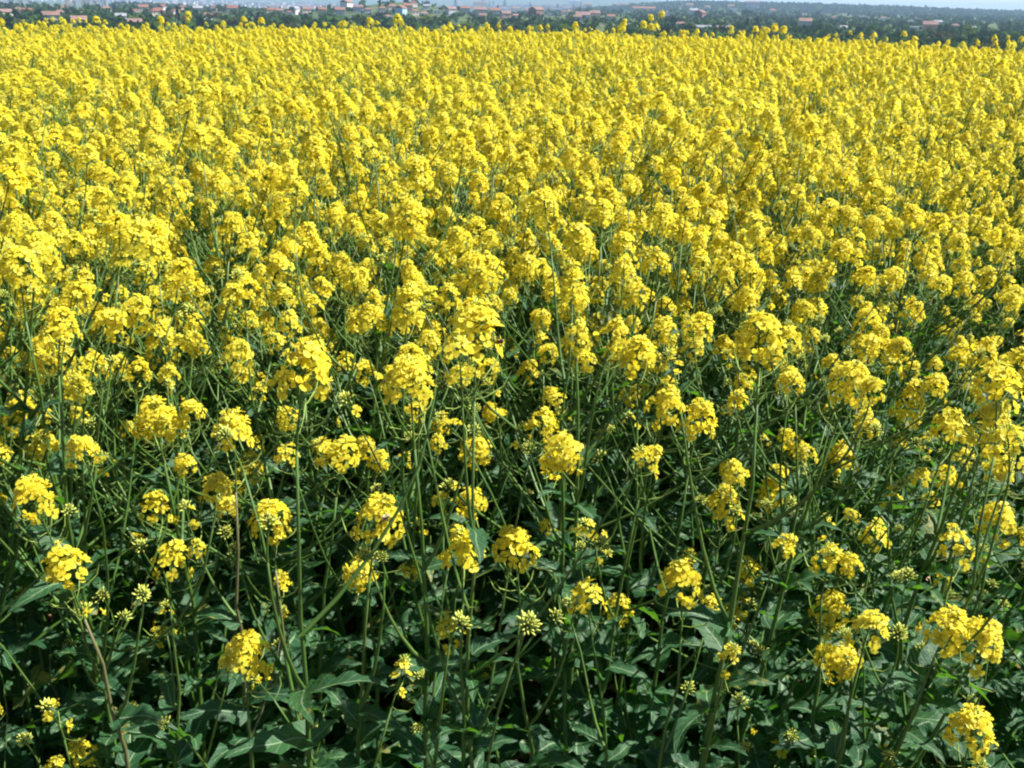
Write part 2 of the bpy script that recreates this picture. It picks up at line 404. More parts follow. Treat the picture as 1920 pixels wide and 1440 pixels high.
HL = [ # photo x, base y, width px, roof, wall, shape, rot
 (12,36,20,'pink','cream','gable',.4),(52,33,18,'orange','white','gable',-.5),(76,28,9,'white','white','flat',0),(113,32,15,'pink','grey','hip',.2),
 (98,46,28,'brown','grey','gable',.1),(150,54,28,'pink','cream','gable',.1),(70,40,12,'brown','grey','hip',.3),(228,42,20,'grey','white','gable',0),
 (254,57,26,'pink','cream','gable',.1),(200,26,16,'pink','grey','hip',.3),(296,36,24,'red','cream','hip',.3),(303,24,12,'red','white','gable',1.2),
 (270,24,18,'orange','cream','gable',0),(255,28,12,'red','grey','hip',.4),(120,22,12,'orange','cream','hip',.2),(35,24,12,'pink','grey','hip',.2),
 (342,20,12,'orange','peach','hip',.2),(372,26,18,'grey','grey','gable',0),(389,37,16,'brown','white','hip',.2),(407,33,19,'grey','white','flat',.05),
 (432,14,12,'white','cream','flat',0),(464,18,8,'white','white','flat',0),(436,27,20,'red','grey','gable',.1),(330,30,14,'red','cream','hip',.5),
 (400,21,12,'brown','grey','hip',.5),(508,28,16,'red','cream','gable',.2),(524,29,16,'brown','grey','gable',.1),(553,27,12,'grey','white','gable',1.0),
 (543,30,12,'red','grey','hip',.1),(575,27,16,'orange','cream','gable',.2),(590,20,13,'red','peach','hip',.2),(617,19,13,'white','white','flat',0),
 (638,30,20,'orange','grey','gable',0),(605,27,16,'orange','peach','gable',.1),(535,20,10,'orange','cream','hip',.3),(568,17,10,'pink','white','hip',.3),
 (650,17,14,'pink','white','gable',1.0),(672,24,18,'brown','grey','gable',.1),(690,26,14,'brown','grey','hip',.2),(712,34,13,'grey','white','flat',.2),
 (726,39,14,'pink','white','hip',.2),(716,24,14,'orange','grey','hip',.2),(735,22,16,'orange','cream','hip',.3),(752,28,14,'orange','blue','gable',1.1),
 (765,21,18,'orange','peach','gable',.1),(778,29,14,'orange','cream','hip',.3),(775,13,12,'red','white','hip',.4),(795,35,16,'pink','white','hip',.3),
 (820,27,14,'white','white','flat',0),(845,29,17,'pink','grey','gable',.6),(790,41,12,'pink','grey','gable',.1),(847,36,10,'white','white','flat',0),
 (858,14,14,'pink','cream','gable',.1),(799,18,12,'grey','grey','gable',.2),(872,26,18,'orange','grey','gable',.1),(900,32,24,'pink','grey','gable',.05),
 (900,21,28,'orange','cream','gable',0),(927,31,20,'orange','grey','gable',.1),(884,20,8,'white','white','flat',0),(905,38,16,'brown','peach','gable',.1),
 (948,36,18,'pink','peach','gable',.3),(945,24,14,'pink','cream','hip',.2),(966,25,16,'orange','cream','gable',.2),(979,22,12,'white','grey','flat',0),
 (966,36,12,'pink','grey','gable',.3),(1005,33,17,'brown','brick','gable',.9),(1030,31,10,'white','white','flat',0),(990,28,13,'brown','grey','gable',.4),
 (1027,17,14,'pink','white','gable',0),(1068,30,14,'pink','white','hip',.2),(1057,28,10,'orange','peach','hip',.3),(1115,36,20,'pink','peach','gable',.1),
 (1082,41,16,'brown','grey','gable',.2),(1130,36,10,'white','white','flat',0),(1145,40,16,'orange','grey','gable',.1),(1102,18,16,'orange','peach','gable',.1),
 (1167,25,10,'white','white','flat',0),(1205,15,12,'white','white','flat',0),(1255,33,18,'grey','white','flat',0),(1275,54,16,'pink','white','gable',0),
 (1182,50,8,'white','white','flat',0),(1300,29,16,'grey','grey','gable',.2),(1292,17,14,'pink','peach','gable',.1),(1326,20,12,'pink','white','hip',.1),
 (1370,18,12,'orange','cream','gable',.1),(1376,23,14,'white','white','flat',0),(1410,20,26,'pink','grey','gable',0),(1448,28,14,'orange','grey','hip',.1),
 (1462,13,7,'white','white','flat',0),(1508,54,24,'pink','grey','gable',.1),(1508,32,8,'pink','white','hip',.2),(1562,38,10,'orange','cream','hip',.2),(1580,60,14,'grey','grey','gable',.3),
 (1616,37,12,'white','white','flat',0),(1655,40,10,'pink','white','gable',.1),(1708,45,10,'white','white','flat',0),(1713,60,17,'white','white','flat',0),(1742,62,26,'pink','peach','gable',0),
 (1701,65,7,'white','white','flat',0),(1757,50,14,'grey','grey','gable',.2),(1790,56,13,'pink','grey','hip',.2),(1820,83,18,'white','grey','flat',0),(1767,82,14,'grey','grey','gable',.1),
 (1736,48,9,'pink','grey','hip',.3),(1825,58,10,'grey','grey','hip',.2),(1745,80,12,'brown','grey','gable',0)]
for (px, py, w, rf, wl, sh, ro) in HL:
    house(px, py, w, rf, wl, sh, ro, 0.6 if sh != 'flat' else 0.55)
house(1093,36,28,'pink','white','gable',0,.3,.8,'long hall with a bright pink roof right of the picture centre',cat='hall')
house(1150,25,15,'grey','blue','flat',0,.7,.8,'pale blue box-shaped modern building left of a small white one',cat='building')
house(1207,24,44,'orange','cream','gable',0,.2,.3,'very long cream block under orange roofs behind the trees',cat='building')
house(1166,13,40,'orange','white','gable',0,.12,.3,'long low white building at the foot of the wooded ridge',cat='building')
house(1312,35,15,'brown','brick','gable',1.2,.5,1.0,'brick gabled building with red brown front and steep roof',cat='building')
house(1335,58,68,'grey','grey','gable',0,.1,.2,'long low grey shed half hidden behind the flower tops',cat='shed')
house(1373,58,5,'white','white','flat',0,.6,.9,'tiny white hut at the end of the grey shed',cat='hut')
house(1077,9,24,'grey','grey','gable',0,.3,.6,'dark blue-grey hall beside two thin spires',cat='hall')
bk = {}
for px, base, o, own in sorted(houses, key=lambda t: t[0]): bk.setdefault(base, []).append(o)
for base, os_ in bk.items():
    if len(os_) > 1:
        for k, o in enumerate(os_): o['label'] = base + ', ' + ORD[k] + (' of %d' % len(os_) if False else '')
# tower blocks on the left
def tower_block(px, top, bot, wpx, wall, label):
    D = 2250.0; dr = ray(px, bot); p = EYE + dr * (D / dr.y)
    w = wpx * D / FPX; h = (bot - top) * D / FPX
    o = obj('tower_block', None); gz = ground_z(p.x, p.y); o.location = (p.x, p.y, gz); o.rotation_euler = (0, 0, math.atan2(-p.x, p.y) + 0.35)
    H = p.z - gz + h
    obj('wall', wall_mesh(wall), o, Matrix.Diagonal((w * .8, w * .7, H, 1)))
    obj('roof', roof_mesh('grey', 'flat'), o, Matrix.Translation((0, 0, H + .003)) @ Matrix.Diagonal((w * .8, w * .7, 1.0, 1)))
    obj('lift_house', wall_mesh('grey'), o, Matrix.Translation((0, 0, H + 1)) @ Matrix.Diagonal((w * .25, w * .3, 3, 1)))
    for fl in range(6):
        wn_ = obj('window', unit_win_band, o, Matrix.Translation((0, -w * .35 - .05, (fl + .6) * H / 6.2)) @ Matrix.Diagonal((w * .68, 1, 1.7, 1)))
    tag(o, label, 'apartment block', 'tower blocks on the left skyline')
mb = MB(); mb.box((0, 0, 0), (1, 0.25, 1)); unit_win_band = mb.mesh('window_band', [MAT['pane']], smooth=False)
for a in [(4,4,13,8,'peach','small peach apartment block at the left edge of the skyline'),(22,1,11,9,'grey','grey apartment block second from the left edge'),
          (40,2,12,7,'cream','cream apartment block third from the left edge'),(58,3,12,7,'grey','squat grey apartment block right of the cream one'),
          (128,-2,12,7,'peach','pinkish apartment block left of the small cream one'),(140,2,10,6,'cream','small cream apartment block among taller ones'),
          (157,0,9,7,'peach','orange-peach apartment block left of a white one'),(166,1,9,6,'white','narrow white apartment block between two peach ones'),
          (179,2,11,7,'peach','peach apartment block just left of the rightmost white one'),(196,2,12,9,'white','white apartment block rightmost of the row on the skyline')]:
    tower_block(*a)
# landmarks on the skyline
def spire(px, top, D, wpx, label, name, cat):
    dr = ray(px, top); p = EYE + dr * (D / dr.y); gz = ground_z(p.x, p.y); H = p.z - gz; w = wpx * D / FPX
    o = obj(name, None); o.location = (p.x, p.y, gz)
    m1 = MB(); m1.box((0, 0, H * .25), (w, w, H * .5)); obj('tower', m1.mesh('tower', [MAT['wall_grey']], False), o)
    m2 = MB(); m2.tube([(0, 0, H * .5), (0, 0, H)], [w * .75, .1], 4); obj('spire_roof', m2.mesh('spire_roof', [MAT['roof_grey']], False), o)
    tag(o, label, cat)
spire(1077, 0, 2300, 3.2, 'thin dark spire, left one of a pair above the town', 'church_spire', 'spire')
spire(1090, -1, 2320, 3.6, 'thin dark spire, right one of a pair above the town', 'church_spire', 'spire')
def mast(px, top, D, rpx, label, name, cat, head):
    dr = ray(px, top); p = EYE + dr * (D / dr.y); gz = ground_z(p.x, p.y); H = p.z - gz; r = rpx * D / FPX
    o = obj(name, None); o.location = (p.x, p.y, gz)
    m1 = MB(); m1.tube([(0, 0, 0), (0, 0, H * .5), (0, 0, H)], [r * 1.3, r, r * .9], 8, cap=True); obj('shaft', m1.mesh('shaft', [MAT['concrete']]), o)
    if head:
        m2 = MB(); m2.tube([(0, 0, H * .72), (0, 0, H * .75), (0, 0, H * .95), (0, 0, H + 2)], [r, r * 1.8, r * 1.8, r * .4], 8, cap=True); obj('tank', m2.mesh('tank', [MAT['concrete']]), o)
    tag(o, label, cat)
mast(1361, -1, 4300, .9, 'pale water tower standing on the wooded ridge', 'water_tower', 'tower', True)
mast(1613, 3, 4200, .8, 'slim chimney standing on the ridge against the sky', 'chimney_stack', 'chimney', False)
mast(417, 0, 2600, .35, 'thin mast left of the houses in the far town', 'mast', 'mast', False)

# ------------------------------------------------------------------ trees of the plain
trng = random.Random(5)
def quad_clump(mb, c, s, rg, n=3):
    for _ in range(n):
        a = Vector((rg.gauss(0, 1), rg.gauss(0, 1), rg.gauss(0, 1))).normalized()
        b = a.cross(Vector((rg.gauss(0, 1), rg.gauss(0, 1), rg.gauss(0, 1)))).normalized()
        q = Vector(c) + Vector((rg.gauss(0, .4), rg.gauss(0, .4), rg.gauss(0, .4))) * s
        mb.add([q - a * s - b * s * .6, q + a * s - b * s * .7, q + a * s * .8 + b * s * .7, q - a * s * .7 + b * s * .8], [(0, 1, 2, 3)])
def crown(kind, rg):
    mb = MB()
    if kind == 'round':
        lobes = [(Vector((rg.uniform(-.28, .28), rg.uniform(-.28, .28), rg.uniform(.42, .8))), rg.uniform(.16, .30)) for _ in range(9)]
        for c, r in lobes:
            for _ in range(20):
                d = Vector((rg.gauss(0, 1), rg.gauss(0, 1), rg.gauss(0, 1) + .3)).normalized()
                quad_clump(mb, c + d * r * rg.uniform(.6, 1), rg.uniform(.035, .06), rg, 2)
    elif kind == 'cone':
        for k in range(150):
            t = rg.random() ** .8; r = .22 * (1 - t) + .02; an = rg.uniform(0, 6.28)
            quad_clump(mb, (math.cos(an) * r * rg.uniform(.5, 1), math.sin(an) * r * rg.uniform(.5, 1), .1 + .88 * t), rg.uniform(.03, .05), rg, 2)
    else:
        for k in range(150):
            t = rg.random(); r = .13 * math.sin(math.pi * (t * .85 + .12)) + .015; an = rg.uniform(0, 6.28)
            quad_clump(mb, (math.cos(an) * r * rg.uniform(.6, 1), math.sin(an) * r * rg.uniform(.6, 1), .08 + .9 * t), rg.uniform(.025, .04), rg, 2)
    return mb
mb = MB(); mb.tube([(0, 0, 0), (.01, 0, .25), (0, .01, .55)], [.035, .026, .012], 6)
for an in (0.3, 2.4, 4.4): mb.tube([(0, 0, .28), (.12 * math.cos(an), .12 * math.sin(an), .5), (.2 * math.cos(an), .2 * math.sin(an), .62)], [.016, .01, .004], 4)
TRUNK = mb.mesh('trunk', [MAT['trunk']])
CR = {}
for k, kind, mats in (('dark', 'round', 'tree_dark'), ('mid', 'round', 'tree_mid'), ('light', 'round', 'tree_light'), ('olive', 'round', 'tree_olive'), ('cone', 'cone', 'conifer'), ('poplar', 'poplar', 'conifer')):
    CR[k] = [crown(kind, trng).mesh('crown', [MAT[mats]], False) for _ in range(3)]
TL = {'dark': ('bushy_tree', 'dark bushy tree among the far houses', 'tree'), 'mid': ('leafy_tree', 'mid-green leafy tree on the plain beyond the field', 'tree'),
      'light': ('leafy_tree', 'fresh light green tree on the plain beyond the field', 'tree'), 'olive': ('leafy_tree', 'olive brown half-leafed tree beyond the field', 'tree'),
      'cone': ('conifer_tree', 'dark pointed conifer among the far houses', 'tree'), 'poplar': ('poplar_tree', 'tall narrow poplar', 'tree')}
def tree(x, y, h, kind, label=None, wide=1.0):
    o = obj(TL[kind][0], None); o.location = (x, y, ground_z(x, y) - .2); o.rotation_euler = (0, 0, trng.uniform(0, 6.28))
    w = h * wide
    obj('trunk', TRUNK, o, Matrix.Diagonal((h, h, h * (1.5 if kind in ('cone', 'poplar') else 1), 1)))
    obj('crown', trng.choice(CR[kind]), o, Matrix.Diagonal((w, w, h, 1)))
    tag(o, label or TL[kind][1], 'tree', ('%s trees of the plain' % kind)); return o
# single trees that stand out: photo x, top y, base y
for px, top, bot, kind, lab in [(854,-1,18,'cone','dark spruce left of the row of poplars'),(905,0,17,'poplar','tall dark poplar, leftmost of the row above the roofs'),
    (918,3,16,'poplar','tall dark poplar, second in the row above the roofs'),(925,0,14,'poplar','tall dark poplar, third in the row above the roofs'),(946,-1,18,'poplar','tall dark poplar, rightmost and widest of the row'),
    (898,5,16,'poplar','short dark poplar at the left end of the row'),(712,3,18,'cone','dark spruce left of a second spruce beside the knoll'),(727,3,17,'cone','dark spruce touching the left foot of the knoll'),
    (632,7,17,'cone','small spruce above an orange roof'),(933,12,30,'cone','dark spruce standing in front of the roofs below the poplars'),
    (247,18,38,'cone','dark conifer left of the red roofed house'),(305,22,44,'cone','dark conifer right of the red roofed house'),(188,15,28,'cone','dark conifer under the white apartment block'),(123,15,26,'cone','dark conifer beside the grey pink roof'),
    (334,16,38,'cone','dark conifer just left of the white houses'),(410,10,22,'dark','broad dark tree behind the white apartment house'),(450,10,22,'cone','dark conifer near a bright white wall'),(265,9,18,'cone','dark conifer on the wooded rise'),
    (1418,32,52,'cone','dark conifer right of the grey shed'),(1400,37,58,'cone','second dark conifer beside the grey shed'),(1322,36,52,'mid','round green tree above the grey shed'),
    (1258,32,54,'dark','dark tree rising behind the single tall flower head'),(1045,8,20,'cone','dark spruce left of the twin spires'),(994,6,18,'cone','dark spruce above brick roofs'),(1400,19,34,'dark','dark tree under the ridge'),(1815,52,78,'light','bright green upright tree near the right edge')]:
    p = plain_point(px, bot); D = (p - EYE).length
    tree(p.x, p.y, (bot - top) * D / FPX, kind, lab, 1.0 if kind != 'dark' else 1.4)
ntree = 0
while ntree < 262:
    px = trng.uniform(-60, 1980)
    u = trng.random()
    D = 430 + 330 * u if trng.random() < 0.62 else 760 + 1100 * trng.random() ** 1.3
    t = (px - 960) / FPX * 1.0
    x, y = t * D, D
    if px < 1180: kind = trng.choices(['dark', 'mid', 'cone', 'olive', 'light'], [5, 4, 2, 1, .6])[0]
    else: kind = trng.choices(['dark', 'mid', 'cone', 'olive', 'light'], [3.2, 5, .9, 2, 1.3])[0]
    h = trng.uniform(5.5, 10) * (0.9 if D < 760 else 1.0)
    tree(x, y, h, kind, None, trng.uniform(1.0, 1.5) if kind not in ('cone',) else 1.0); ntree += 1
TREES = {}
for o in list(COL.objects):
    if o.get('category') == 'tree' and o.get('label') in {v[1] for v in TL.values()}:
        q = project(o.location + Vector((0, 0, 5)))
        rg_ = next((t for a, b, t in REGIONS if a <= max(0, min(q[0], 1920)) < b))
        base = o['label'].split(' among')[0].split(' on the plain')[0].split(' beyond')[0] + ' ' + ('near band ' if math.hypot(*o.location[:2]) < 760 else '') + rg_
        TREES.setdefault(base, []).append((q[0], o))
NUM = ['leftmost', 'second', 'third', 'fourth', 'fifth', 'sixth', 'seventh', 'eighth', 'ninth', 'tenth', 'eleventh', 'twelfth', 'thirteenth', 'fourteenth',
       'fifteenth', 'sixteenth', 'seventeenth', 'eighteenth', 'nineteenth', 'twentieth', 'twenty-first', 'twenty-second', 'twenty-third', 'twenty-fourth', 'twenty-fifth']
for base, l_ in TREES.items():
    l_.sort(key=lambda t: t[0])
    base = 'near ' + base.replace('near band ', '') if 'near band ' in base else base
    for k, (q, o) in enumerate(l_):
        o['label'] = base if len(l_) == 1 else base + ', ' + NUM[k] + ('' if k == 0 else ' from left')
def woods():
    mb = MB(); rg = random.Random(8)
    def tuft(x, y, s):
        if x / y < -.38 and y > 1550 : return
        z = ground_z(x, y)
        for _ in range(4):
            quad_clump(mb, (x + rg.uniform(-s, s), y + rg.uniform(-s, s), z + rg.uniform(.2, .8) * s), s * .55, rg, 2)
    for _ in range(2600):          # wooded ridge
        y = rg.uniform(3400, 4500); t = rg.uniform(.05, .62); tuft(t * y, y, rg.uniform(6, 11))
    for _ in range(5200):           # gardens and copses between the houses
        y = 460 + 1840 * rg.random() ** 1.4; t = rg.uniform(-.6, .62)
        if y > 760 and t < .1 and rg.random() < .45: continue
        tuft(t * y, y, rg.uniform(2.5, 5.5))
    for _ in range(500):
        tuft(-868 + rg.gauss(0, 90), 2450 + rg.gauss(0, 120), rg.uniform(5, 8))
    for _ in range(700):
        y = rg.uniform(2200, 3400); tuft(rg.uniform(-.55, .62) * y, y, rg.uniform(5, 9))
    o = obj('far_woods', mb.mesh('far_woods', [MAT['far_woods']], False)); tag(o, 'far bluish woods and garden trees on the plain and the ridge', 'woods', kind='stuff')
    mb = MB()
    for _ in range(2600):
        y = rg.uniform(3900, 7600); t = rg.uniform(-.6, .06); x = t * y
        if t < -.36 and y < 6000: continue
        mb.box((x, y, ground_z(x, y) + 5), (rg.uniform(14, 46), rg.uniform(10, 16), rg.choice([10, 12, 16, 24])))
    o = obj('far_city', mb.mesh('far_city', [MAT['city']], False)); tag(o, 'pale city spread out in the haze beyond the town', 'city', kind='stuff')
woods()

# ------------------------------------------------------------------ rapeseed: flowers, heads, leaves
def petal_rows(L, Wd, lift, rg, fine):
    if fine:
        prof = [(0.06, .10, .0), (.36, .62, .10), (.72, 1.0, .10), (.93, .74, .03)]
        vs, uv = [], []
        for t, w, z in prof:
            for s in (-1, 0, 1):
                tt = t + (0.07 if (s == 0 and t > .9) else 0)
                vs.append((s * w * Wd / 2, tt * L, (z + lift * tt * tt) * L + (abs(s) * .10 * w * L * .5))); uv.append((.5 + .5 * s, t))
        fs = []
        for k in range(3):
            for j in range(2): fs.append((k * 3 + j, k * 3 + j + 1, k * 3 + j + 4, k * 3 + j + 3))
        return vs, fs, uv
    vs = [(0, .06 * L, 0), (-Wd * .5, .62 * L, .16 * L), (0, L, lift * L), (Wd * .5, .62 * L, .16 * L)]
    return vs, [(0, 3, 2, 1)], [(.5, .1), (0, .8), (.5, 1), (1, .8)]
def make_flower(rg, fine=True):
    mb = MB()
    for k in range(4):
        an = math.pi / 2 * k + rg.uniform(-.22, .22)
        L = rg.uniform(.0088, .0104); Wd = rg.uniform(.0078, .0094)
        vs, fs, uv = petal_rows(L, Wd, rg.uniform(-.12, .28), rg, fine)
        q = Matrix.Rotation(an, 4, 'Z') @ Matrix.Rotation(rg.uniform(-.12, .2), 4, 'X')
        mb.add([q @ Vector(p) for p in vs], fs, 0, uv)
    if fine:
        mb.tube([(0, 0, -.001), (0, 0, .0045)], [.0018, .0012], 4, 1, True)
        for k in range(4):
            an = math.pi / 2 * k + .78
            mb.tube([(0, 0, 0), (.0022 * math.cos(an), .0022 * math.sin(an), .006)], [.0004, .0008], 3, 1, True)
    return mb
frg = random.Random(3)
FL_MB = [make_flower(frg) for _ in range(7)]
FL = [m.mesh('flower', [MAT['petal'], MAT['anther']]) for m in FL_MB]
FLC = [make_flower(frg, False) for _ in range(5)]
Z = Vector((0, 0, 1))
def frame(d, roll=0.0):
    return Vector(d).to_track_quat('Z', 'Y').to_matrix().to_4x4() @ Matrix.Rotation(roll, 4, 'Z')
HEAD_MATS = [MAT['stem'], MAT['bud'], MAT['pod'], MAT['petal'], MAT['anther']]
def head_spec(rg, n, L=.105, pods=8, buds=20, rad=.021, span=.055):
    """skeleton mesh builder plus a list of flower matrices; axis +Z from the branch tip"""
    mb = MB(); fl = []
    bx, by = rg.uniform(-.012, .012), rg.uniform(-.012, .012)
    def axis(z): u = z / L; return Vector((bx * u * u, by * u * u, z))
    mb.tube([axis(L * k / 4) for k in range(5)], [.0017, .0015, .0013, .0011, .0008], 4, 0)
    for k in range(pods):
        z = L * (.02 + .48 * k / max(1, pods)); an = k * 2.4 + rg.uniform(-.3, .3)
        d = Vector((math.cos(an), math.sin(an), 0)); pl = rg.uniform(.012, .022); sl = rg.uniform(.02, .045)
        p0 = axis(z); p1 = p0 + d * pl + Z * pl * .15; p2 = p1 + d * sl * .55 + Z * sl * .3; p3 = p2 + d * sl * .25 + Z * sl * .5
        mb.tube([p0, p1, p2, p3], [.0005, .0006, .0012, .0004], 3, 2)
    for k in range(n):
        t = (k + .5) / n; an = k * 2.39996 + rg.uniform(-.35, .35)
        z = L - span * (1 - t) + rg.uniform(-.004, .004)
        th = lerp(R(102), R(26), t ** 1.15) + rg.uniform(-.25, .25)
        pl = lerp(rad * 1.12, rad * .62, t) * rg.uniform(.8, 1.2)
        d = Vector((math.cos(an) * math.sin(th), math.sin(an) * math.sin(th), math.cos(th)))
        p0 = axis(z - .006); p1 = p0 + d * pl + Z * .003
        mb.tube([p0, p1], [.0006, .0005], 3, 0)
        fd = (d + Z * .45 + Vector((rg.gauss(0, .28), rg.gauss(0, .28), rg.gauss(0, .2)))).normalized()
        fl.append(Matrix.Translation(p1) @ frame(fd, rg.uniform(0, 6.28)) @ Matrix.Scale(rg.uniform(.86, 1.12), 4))
    for k in range(buds):
        t = (k + .5) / buds; an = k * 2.39996
        th = R(78) * (1 - t) ** .8; rr = (.0105 if n > 0 else .0125) * rg.uniform(.6, 1.15)
        d = Vector((math.cos(an) * math.sin(th), math.sin(an) * math.sin(th), math.cos(th)))
        p = axis(L) + d * rr + Z * (.002 - .006 * (1 - t)); b = rg.uniform(.75, 1.15)
        mb.tube([axis(L - .004), p], [.0005, .0004], 3, 0)
        mb.tube([p - d * .001, p + d * .0022 * b, p + d * .0058 * b], [.0008, .0017 * b, .0005], 4, 1, True)
    return mb, fl
def joined_head(spec, flowers, rg):
    mb = MB(); mb.merge(spec[0], Matrix.Identity(4))
    for m in spec[1]: mb.merge(rg.choice(flowers), m, {0: 3, 1: 4})
    return mb.mesh('flower_head', HEAD_MATS)
hrg = random.Random(21)
SPEC = {'full': [head_spec(hrg, n, rad=r, span=s) for n, r, s in ((32, .024, .024), (36, .026, .029), (28, .023, .021), (34, .024, .026), (40, .026, .034))],
        'long': [head_spec(hrg, n, L=.13, rad=.024, span=.062) for n in (42, 46)],
        'small': [head_spec(hrg, n, L=.085, rad=.021, span=.024, pods=4, buds=18) for n in (16, 20, 13, 22)],
        'few': [head_spec(hrg, n, L=.075, rad=.018, span=.03, pods=2, buds=24) for n in (4, 6, 3)],
        'bud': [head_spec(hrg, 0, L=.06, pods=0, buds=b) for b in (38, 30, 46)]}
HEADJ = {k: [joined_head(s, FL_MB, hrg) for s in v] for k, v in SPEC.items()}
HEADS = {k: [s[0].mesh('flower_head', HEAD_MATS) for s in v] for k, v in SPEC.items()}
HEADC = {k: [joined_head(s, FLC, hrg) for s in v] for k, v in SPEC.items()}

def make_leaf(rg, kind):
    """leaf along +Y, length 1, upper face +Z; UV x across, y along"""
    nL, nC = (18, 6) if kind == 'lobed' else (10, 4)
    ph = rg.uniform(0, 6); bend = rg.uniform(.25, .75); wob = rg.uniform(.03, .07); side = rg.uniform(-.14, .14)
    vs, uv, fs = [], [], []
    teeth = [rg.uniform(.74, 1.2) for _ in range(nL + 1)], [rg.uniform(.82, 1.14) for _ in range(nL + 1)]
    for i in range(nL + 1):
        t = i / nL
        if kind == 'lobed':
            w = .022 + .27 * sstep(.26, .5, t) * max(0, 1 - ((t - .6) / .405) ** 2 if t > .6 else 1) ** .42 * (1 + .16 * math.sin(t * 21 + ph)) 
            w += .07 * max(0, math.sin((t - .08) * 22)) * (1 - sstep(.28, .42, t)) * sstep(.05, .12, t)
        else:
            w = .16 * max(0, 1 - t) ** .42 * (1 + .55 * math.exp(-((t - .06) / .09) ** 2)) * (.75 + .4 * math.sin(math.pi * min(1, t * 1.1)))
        if i == nL: w = .004
        y = t - bend * .18 * t * t; z0 = .12 * math.sin(math.pi * t * .6) - bend * .55 * t ** 2.2
        for j in range(nC + 1):
            s = j / nC * 2 - 1
            tw = teeth[0 if s < 0 else 1][i] if abs(s) > .99 else 1.0
            if abs(s) > .99 and kind == 'lobed' and t > .3: tw *= 1.0 + (.2 if i % 2 else -.2)
            x = s * w * tw + side * t * t + .02 * math.sin(t * 9 + ph)
            z = z0 + abs(s) * w * .35 + wob * abs(s) ** 1.5 * math.sin(t * 19 + ph + (2 if s > 0 else 0)) * (w / .16)
            vs.append((x, y, z)); uv.append((j / nC, t))
    for i in range(nL):
        for j in range(nC):
            a = i * (nC + 1) + j; fs.append((a, a + 1, a + nC + 2, a + nC + 1))
    mb = MB(); mb.add(vs, fs, 0, uv); return mb
lrg = random.Random(9)
LEAF = {k: [make_leaf(lrg, k).mesh('leaf', [MAT['leaf']]) for _ in range(n)] for k, n in (('lobed', 9), ('lance', 8))}
LEAFMB = {k: [make_leaf(lrg, k) for _ in range(5)] for k in ('lobed', 'lance')}

